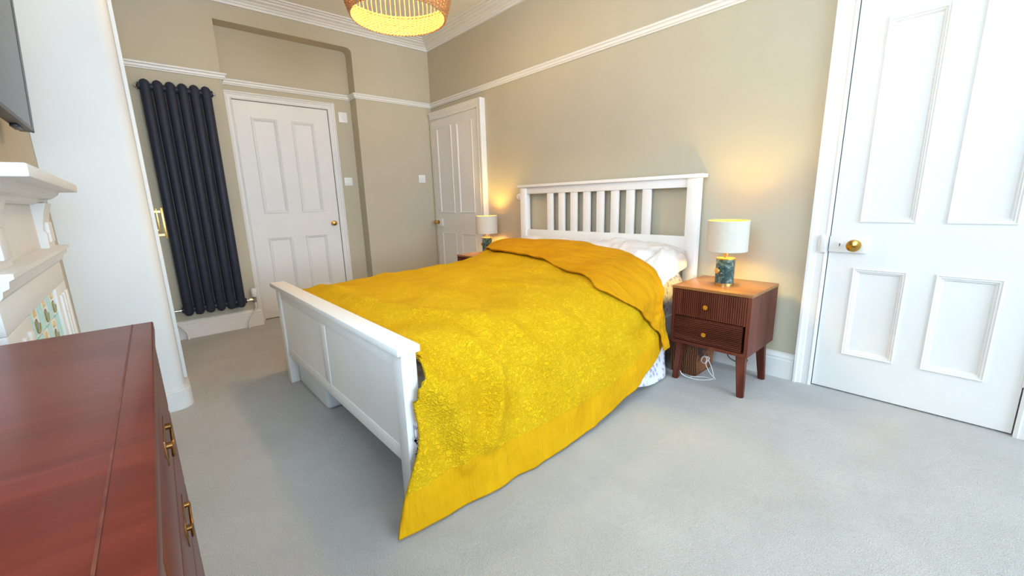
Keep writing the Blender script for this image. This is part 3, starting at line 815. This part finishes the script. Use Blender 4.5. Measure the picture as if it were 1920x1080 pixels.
# ------------------------------------------------------------------ bedside tables
def nightstand(label):
    t = empty('bedside_table', (0, 0, 0), label=label, cat='bedside table', group='walnut bedside tables')
    w2, y0, y1 = 0.21, -0.2025, 0.2025
    z0, z1 = 0.238, 0.575
    bm = bmesh.new()
    box(bm, -w2, -w2+0.018, y0, y1, z0, z1-0.014); box(bm, w2-0.018, w2, y0, y1, z0, z1-0.014)
    box(bm, -w2+0.018, w2-0.018, y0, y1, z0, z0+0.018); box(bm, -w2+0.018, w2-0.018, y1-0.012, y1, z0+0.018, z1-0.014)
    finish('carcass', bm, 'walnut', t)
    boxo('table_top', (-w2-0.002, w2+0.002, y0-0.003, y1, z1-0.016, z1), 'walnut_top_lit', t, 0.0015)
    ix = w2-0.02
    d1 = None
    zs = 0.402
    bm = bmesh.new(); box(bm, -ix, ix, y0+0.006, y1-0.03, zs+0.003, z1-0.018)
    n = 34; pw = 2*ix/n
    for k in range(n): box(bm, -ix+k*pw+0.0018, -ix+(k+1)*pw-0.0018, y0-0.001, y0+0.007, zs+0.004, z1-0.019)
    d1 = finish('drawer', bm, 'walnut', t)
    bm = bmesh.new(); box(bm, -ix, ix-0.012, y0+0.006, y1-0.03, z0+0.021, zs-0.002)
    n = 13; ph = (zs-z0-0.03)/n
    for k in range(n): box(bm, -ix, ix-0.012, y0-0.001, y0+0.007, z0+0.022+k*ph+0.0016, z0+0.022+(k+1)*ph-0.0016)
    dd2 = finish('drawer', bm, 'walnut_h', t)
    for d, z in ((d1, 0.478), (dd2, 0.322)):
        bm = bmesh.new(); lathe(bm, [(0.006, 0.0), (0.006, -0.012), (0.012, -0.014), (0.014, -0.02), (0.0125, -0.024), (0.002, -0.0245)], (-0.01, y0, z), 20, 'y')
        finish('knob', bm, 'brass_soft', d, True)
    for sx, sy in ((-1, -1), (1, -1), (-1, 1), (1, 1)):
        bm = bmesh.new()
        top = Vector((sx*0.165, sy*0.145, z0+0.002)); bot = Vector((sx*0.183, sy*0.165, 0.0))
        a = []; b = []
        for k in range(4):
            dx, dy = ((-1, -1), (1, -1), (1, 1), (-1, 1))[k]
            a.append(bm.verts.new(top+Vector((dx*0.024, dy*0.024, 0)))); b.append(bm.verts.new(bot+Vector((dx*0.0165, dy*0.0165, 0))))
        bm.faces.new(a); bm.faces.new(b[::-1])
        for k in range(4): bm.faces.new((a[k], b[k], b[(k+1) % 4], a[(k+1) % 4]))
        bmesh.ops.bevel(bm, geom=[e for e in bm.edges if abs(e.verts[0].co.z-e.verts[1].co.z) > 0.1], offset=0.006, segments=2, affect='EDGES')
        finish('leg', bm, 'walnut', t, True)
    return t
nsn = nightstand('dark walnut bedside table with fluted drawers right of the bed')
nsn.location = (3.457, -0.273, 0)
nsf = copy_tree(nsn); nsf['label'] = 'dark walnut bedside table mostly hidden beyond the bed'
nsf.location = (1.24, -0.245, 0)

def lamp(label, loc, rz):
    t = empty('table_lamp', (0, 0, 0), label=label, cat='lamp', group='green marble bedside lamps')
    def lt(name, prof, m, par=t, seg=36, ang=35, cap=True):
        bm = bmesh.new(); lathe(bm, prof, (0, 0, 0), seg, cap=cap); return finish(name, bm, m, par, True, ang)
    lt('base_ring', [(0.050, 0.0), (0.050, 0.012)], 'brass_soft')
    body = lt('marble_body', [(0.049, 0.012), (0.049, 0.146)], 'marble')
    lt('top_plate', [(0.050, 0.146), (0.050, 0.153), (0.012, 0.154)], 'brass_soft')
    lt('stem', [(0.009, 0.154), (0.009, 0.165), (0.014, 0.168), (0.014, 0.205), (0.011, 0.207)], 'brass_soft', seg=20)
    bm = bmesh.new(); lathe(bm, [(0.005, -0.045), (0.005, -0.056), (0.016, -0.057), (0.016, -0.063), (0.014, -0.065)], (0, 0, 0.083), 24, 'y')
    kn = finish('dimmer_knob', bm, 'brass_soft', t, True); kn.rotation_euler = (0, 0, math.radians(-8))
    R, zb, zt = 0.105, 0.192, 0.360
    lt('shade', [(R, zb), (R, zt), (R-0.0015, zt+0.001), (R-0.0015, zb-0.001), (R, zb)], 'shade', seg=48, cap=False)
    bm = bmesh.new(); lathe(bm, [(R-0.0022, zb), (R-0.0022, zt)], (0, 0, 0), 48, cap=False); finish('shade_lining', bm, 'gold', t, True)
    bm = bmesh.new()
    for k in range(3):
        a = k*2*PI/3; tube(bm, [(0, 0, 0.206), (0.05*math.cos(a), 0.05*math.sin(a), 0.206), ((R-0.003)*math.cos(a), (R-0.003)*math.sin(a), 0.206)], 0.0016, 6)
    finish('shade_spider', bm, 'brass_soft', t, True)
    lt('bulb', [(0.010, 0.207), (0.013, 0.215), (0.022, 0.24), (0.025, 0.262), (0.022, 0.282), (0.014, 0.294), (0.002, 0.297)], 'bulb', seg=20, ang=180)
    t.location = loc; t.rotation_euler = (0, 0, rz)
    l = bpy.data.lights.new('lamp_glow', 'POINT'); l.energy = LAMP_W; l.color = (1.0, 0.71, 0.13); l.shadow_soft_size = 0.034
    lo = bpy.data.objects.new('lamp_glow', l); COL.objects.link(lo); lo.location = (loc[0], loc[1], loc[2]+0.26)
    return t
LAMP_W = 30
lamp('green marble table lamp on the walnut bedside table right of the bed', (3.452, -0.283, 0.575), math.radians(-12))
lamp('green marble table lamp beyond the bed by the corner door', (1.175, -0.185, 0.575), math.radians(-62))

# cables, basket beside the near bedside table
bm = bmesh.new(); tube(bm, smoothpath([(3.30, -0.40, 0.17), (3.285, -0.43, 0.12), (3.30, -0.42, 0.03), (3.36, -0.40, 0.006), (3.43, -0.36, 0.006), (3.45, -0.32, 0.02), (3.41, -0.30, 0.10), (3.385, -0.31, 0.13), (3.405, -0.325, 0.12), (3.40, -0.335, 0.095), (3.375, -0.325, 0.10), (3.38, -0.31, 0.125), (3.41, -0.30, 0.12), (3.405, -0.33, 0.09), (3.44, -0.35, 0.05), (3.46, -0.32, 0.006), (3.40, -0.33, 0.006), (3.34, -0.38, 0.006)], 8), 0.0026, 6)
tag(finish('charging_cable', bm, 'cable_white', None, True), 'knotted white charging cable under the bedside table', 'cable')
bm = bmesh.new(); tube(bm, smoothpath([(3.40, -0.05, 0.26), (3.41, -0.06, 0.14), (3.44, -0.075, 0.07), (3.51, -0.08, 0.055), (3.545, -0.075, 0.075), (3.53, -0.075, 0.095), (3.50, -0.075, 0.08), (3.50, -0.06, 0.15), (3.50, -0.05, 0.24)], 8), 0.003, 6)
tag(finish('lamp_flex', bm, 'cable_black', None, True), 'looped dark lamp flex behind the bedside table legs', 'cable')
bk = empty('wicker_basket', (3.28, -0.22, 0), label='dark brown wicker basket between bed and bedside table legs', cat='basket')
bm = bmesh.new()
def fr(x0, x1, y0, y1, z): return [bm.verts.new((x0, y0, z)), bm.verts.new((x1, y0, z)), bm.verts.new((x1, y1, z)), bm.verts.new((x0, y1, z))]
a = fr(-0.08, 0.075, -0.13, 0.10, 0.0); b = fr(-0.09, 0.085, -0.14, 0.11, 0.19); c = fr(-0.08, 0.075, -0.13, 0.10, 0.19); d = fr(-0.07, 0.065, -0.12, 0.09, 0.012)
for p, q in ((a, b), (b, c), (c, d)):
    for k in range(4): bm.faces.new((p[k], p[(k+1) % 4], q[(k+1) % 4], q[k]))
bm.faces.new(a); bm.faces.new(d); finish('basket_body', bm, 'wicker', bk)
bm = bmesh.new(); tube(bm, [(-0.086, -0.136, 0.19), (0.081, -0.136, 0.19), (0.081, 0.106, 0.19), (-0.086, 0.106, 0.19)], 0.008, 8, True); finish('basket_rim', bm, 'wicker', bk, True)

# ------------------------------------------------------------------ chest of drawers (foreground)
CH = 0.85
ch = empty('chest_of_drawers', (3.237, -2.731, 0), math.radians(-1.4), 'glossy mahogany chest of drawers in the left foreground', 'chest of drawers')
L_, D_ = 1.45, 0.50
bm = bmesh.new(); box(bm, 0, L_, -D_, 0, CH-0.022, CH, 0.0025, 2); ct = finish('top', bm, 'mahogany', ch, True)
bm = bmesh.new(); box(bm, 0.004, L_-0.004, -0.0335, -0.0312, CH-0.001, CH+0.0006); finish('inlay_line', bm, 'walnut', ct)
bm = bmesh.new(); box(bm, 0.012, L_-0.012, -D_+0.01, -0.014, 0.06, CH-0.022); finish('carcass', bm, 'mahogany', ch)
bm = bmesh.new(); box(bm, 0.004, L_-0.004, -D_+0.006, -0.004, 0.0, 0.075, 0.004); finish('plinth', bm, 'mahogany', ch, True)
zz = [0.085, 0.285, 0.48, 0.66, 0.822]
for k in range(4):
    z0, z1 = zz[k]+0.004, zz[k+1]-0.004
    cols = [(0.02, L_-0.02)] if k < 3 else [(0.02, L_/2-0.004), (L_/2+0.004, L_-0.02)]
    for (a, b) in cols:
        bm = bmesh.new(); box(bm, a, b, -0.016, -0.004, z0, z1, 0.003, 2); dw = finish('drawer', bm, 'mahogany', ch, True)
        hs = [(a+b)/2] if k == 3 else [a+0.3, b-0.3]
        for hx in hs:
            zc = (z0+z1)/2
            bm = bmesh.new(); box(bm, hx-0.05, hx+0.05, -0.005, -0.0025, zc-0.016, zc+0.022, 0.001)
            lathe(bm, [(0.005, -0.004), (0.005, 0.004), (0.003, 0.006)], (hx-0.035, 0, zc+0.008), 10, 'y'); lathe(bm, [(0.005, -0.004), (0.005, 0.004), (0.003, 0.006)], (hx+0.035, 0, zc+0.008), 10, 'y')
            tube(bm, smoothpath([(hx-0.035, 0.004, zc+0.006), (hx-0.03, 0.003, zc-0.012), (hx, 0.003, zc-0.018), (hx+0.03, 0.003, zc-0.012), (hx+0.035, 0.004, zc+0.006)], 5), 0.0022, 8)
            finish('drop_handle', bm, 'brass_old', dw, True)

# ------------------------------------------------------------------ fireplace surround
FX = 2.57
fp = empty('fireplace', (FX, -3.005, 0), label='white painted fireplace surround with mantel shelf and teal tiles', cat='fireplace')
def fb(name, x0, x1, y1, z0, z1, bev=0.003, par=None, m='gloss_white', y0=0.0):
    return boxo(name, (x0-FX, x1-FX, y0, y1, z0, z1), m, par or fp, bev)
# legs with stepped fluting
for (a, b) in ((2.08, 2.33), (2.81, 3.06)):
    lg = fb('pilaster', a, b, 0.045, 0.0, 0.83)
    for k in range(3):
        x = a+0.045+k*0.065; fb('flute', x, x+0.03, 0.052, 0.10, 0.80, 0.003, lg, y0=0.04)
    fb('plinth_block', a-0.01, b+0.01, 0.06, 0.0, 0.10, 0.003, lg)
fb('lintel', 2.08, 3.06, 0.045, 0.83, 0.905)
bm = bmesh.new()
prof = [(0, 0.0), (0.05, 0.0), (0.056, 0.008), (0.058, 0.02), (0.068, 0.026), (0.07, 0.04), (0.078, 0.045), (0.078, 0.055), (0, 0.06)]
curve_prism(bm, prof, lambda a, b, h: (h, a, b+0.905), 2.065-FX, 3.075-FX); finish('lintel_moulding', bm, 'gloss_white', fp)
fb('frieze', 2.12, 3.02, 0.03, 0.96, 1.11)
for (a, b) in ((2.13, 2.27), (2.87, 3.01)):
    bm = bmesh.new()
    prof = [(0.0, 0.0), (0.05, 0.0), (0.052, 0.05), (0.045, 0.06), (0.05, 0.09), (0.056, 0.12), (0.066, 0.15), (0, 0.15)]
    curve_prism(bm, prof, lambda p, q, h: (h, p, q+0.962), a-FX, b-FX); c_ = finish('corbel', bm, 'gloss_white', fp)
    bm = bmesh.new(); box(bm, a+0.03-FX, b-0.03-FX, 0.045, 0.058, 0.98, 1.05, 0.004); finish('corbel_block', bm, 'gloss_white', c_, True)
bm = bmesh.new()
prof = [(0, 0.0), (0.04, 0.0), (0.05, 0.006), (0.054, 0.016), (0.07, 0.022), (0.085, 0.034), (0.09, 0.045), (0, 0.045)]
curve_prism(bm, prof, lambda a, b, h: (h, a, b+1.108), 2.10-FX, 3.04-FX); finish('bed_moulding', bm, 'gloss_white', fp)
fb('mantel_shelf', 2.045, 3.06, 0.135, 1.153, 1.182, 0.005)
# tiled slips
ts = 0.08
fb('tile_backing', 2.33, 2.81, 0.0285, 0.0, 0.83, 0.0, None, 'iron')
bm = bmesh.new(); box(bm, -ts/2+0.0008, ts/2-0.0008, 0, 0.008, -ts/2+0.0008, ts/2-0.0008, 0.0015, 1)
TT = finish('tile', bm, 'teal_tile', fp, True); CT = TT.copy(); CT.data = TT.data.copy(); CT.data.materials.clear(); CT.data.materials.append(MT['cream_tile'])
COL.objects.link(CT)
bm = bmesh.new(); lathe(bm, [(0.017, 0.0075), (0.016, 0.0092)], (0.006, 0, -0.008), 14, 'y'); M1 = finish('seed_motif', bm, 'motif_dark', CT, True)
bm = bmesh.new()
for a in (-0.8, 0, 0.8): lathe(bm, [(0.009, 0.0075), (0.008, 0.009)], (0.004+0.015*math.sin(a), 0, 0.014+0.012*math.cos(a)), 10, 'y')
M2 = finish('flower_motif', bm, 'motif_orange', CT, True)
bm = bmesh.new(); tube(bm, smoothpath([(0.024, 0.0085, 0.004), (0.028, 0.0085, -0.016), (0.012, 0.0085, -0.031), (-0.016, 0.0085, -0.028), (-0.03, 0.0085, -0.01)], 4), 0.0018, 6); M3 = finish('stem_motif', bm, 'motif_green', CT, True)
used = set()
for i in range(6):
    for j in range(10):
        src = CT if (i+j) % 2 == 0 else TT
        if src.name not in used: o = src; used.add(src.name)
        else:
            o = src.copy(); COL.objects.link(o)
            if src is CT:
                for mm in (M1, M2, M3):
                    c = mm.copy(); COL.objects.link(c); c.parent = o
        o.parent = fp
        o.location = (2.33+ts/2+i*ts-FX, 0.029, 0.83-ts/2-j*ts)

# ------------------------------------------------------------------ wall television
tv = empty('television', (2.72, -2.933, 1.35), label='flat black television tilted on the chimney breast above the mantel', cat='television')
tv.rotation_euler = (math.radians(-3.6), 0, 0)
W2, Ht = 0.56, 0.64
boxo('cabinet', (-W2, W2, -0.035, -0.006, 0.0, Ht), 'tv_back', tv, 0.004)
bm = bmesh.new(); box(bm, -W2, W2, -0.006, 0.0, 0.0, 0.012); box(bm, -W2, W2, -0.006, 0.0, Ht-0.008, Ht); box(bm, -W2, -W2+0.04, -0.006, 0.0, 0.0, Ht); box(bm, W2-0.009, W2, -0.006, 0.0, 0.0, Ht)
finish('bezel', bm, 'black', tv)
boxo('screen', (-W2+0.04, W2-0.009, -0.006, -0.001, 0.012, Ht-0.008), 'screen', tv)
boxo('sensor_block', (-W2+0.12, -W2+0.2, -0.03, -0.012, -0.01, 0.001), 'black', tv, 0.002)
boxo('wall_bracket', (-0.2, 0.2, -0.066, -0.034, 0.2, 0.42), 'black', tv)

# ------------------------------------------------------------------ rattan pendant
PZ = 2.1
pen = empty('pendant_shade', (2.04, -1.44, PZ), label='round woven rattan pendant shade hanging from the ceiling, lit', cat='pendant light')
def rad_at(z):   # outer profile of the basket
    return float(np.interp(z, [0, 0.04, 0.10, 0.16, 0.22, 0.27, 0.32, 0.37, 0.40], [0.258, 0.274, 0.292, 0.298, 0.294, 0.275, 0.228, 0.145, 0.07]))
NR = 64
def weave(z0, z1, step, name):
    bm = bmesh.new(); z = z0; k = 0
    while z <= z1:
        ph = (k % 2)*PI; pts = []
        for q in range(NR*2):
            a = PI*q/NR; r = rad_at(z)+0.0038*math.cos(NR*a/1.0+ph) if q % 1 == 0 else 0
            pts.append((r*math.cos(a), r*math.sin(a), z))
        tube(bm, pts, step*0.46, 5, True); z += step; k += 1
    o = finish(name, bm, 'wick_light', pen, True, 180); o['kind'] = 'stuff'; return o
weave(0.008, 0.105, 0.0075, 'lower_woven_band')
weave(0.235, 0.395, 0.008, 'upper_woven_dome')
bm = bmesh.new()
for k in range(NR):
    a = 2*PI*(k+0.5)/NR
    tube(bm, [(rad_at(z)*math.cos(a), rad_at(z)*math.sin(a), z) for z in (0.0, 0.05, 0.105, 0.16, 0.235, 0.30, 0.36, 0.395)], 0.0028, 5)
o = finish('rib_cage', bm, 'wick_light', pen, True, 180); o['kind'] = 'stuff'
for z, n in ((0.0, 'bottom_rim'), (0.110, 'band_ring'), (0.230, 'dome_ring')):
    bm = bmesh.new()
    for ph in (0, PI):
        tube(bm, [((rad_at(z)+0.004*math.cos(40*2*PI*q/240+ph))*math.cos(2*PI*q/240), (rad_at(z)+0.004*math.cos(40*2*PI*q/240+ph))*math.sin(2*PI*q/240), z+0.004*math.sin(40*2*PI*q/240+ph)) for q in range(240)], 0.004, 6, True)
    finish(n, bm, 'wick_light', pen, True, 180)
bm = bmesh.new(); lathe(bm, [(0.002, 0.06), (0.018, 0.066), (0.028, 0.085), (0.030, 0.105), (0.024, 0.13), (0.014, 0.15), (0.013, 0.165)], (0, 0, 0.08), 20); finish('bulb', bm, 'bulb', pen, True, 180)
bm = bmesh.new(); lathe(bm, [(0.018, 0.24), (0.02, 0.25), (0.02, 0.31), (0.008, 0.32)], (0, 0, 0), 20); finish('lamp_holder', bm, 'brass_soft', pen, True)
bm = bmesh.new(); tube(bm, [(0, 0, 0.31), (0, 0, 0.5), (0, 0, CEIL-PZ-0.02)], 0.0035, 8); finish('flex', bm, 'cable_white', pen, True)
bm = bmesh.new(); lathe(bm, [(0.02, CEIL-PZ-0.035), (0.045, CEIL-PZ-0.02), (0.05, CEIL-PZ-0.001)], (0, 0, 0), 24); finish('ceiling_rose', bm, 'plastic_white', pen, True)
pl_ = bpy.data.lights.new('pendant_glow', 'POINT'); pl_.energy = 50; pl_.color = (1.0, 0.66, 0.26); pl_.shadow_soft_size = 0.06
po = bpy.data.objects.new('pendant_glow', pl_); COL.objects.link(po); po.location = (2.04, -1.44, PZ+0.18)
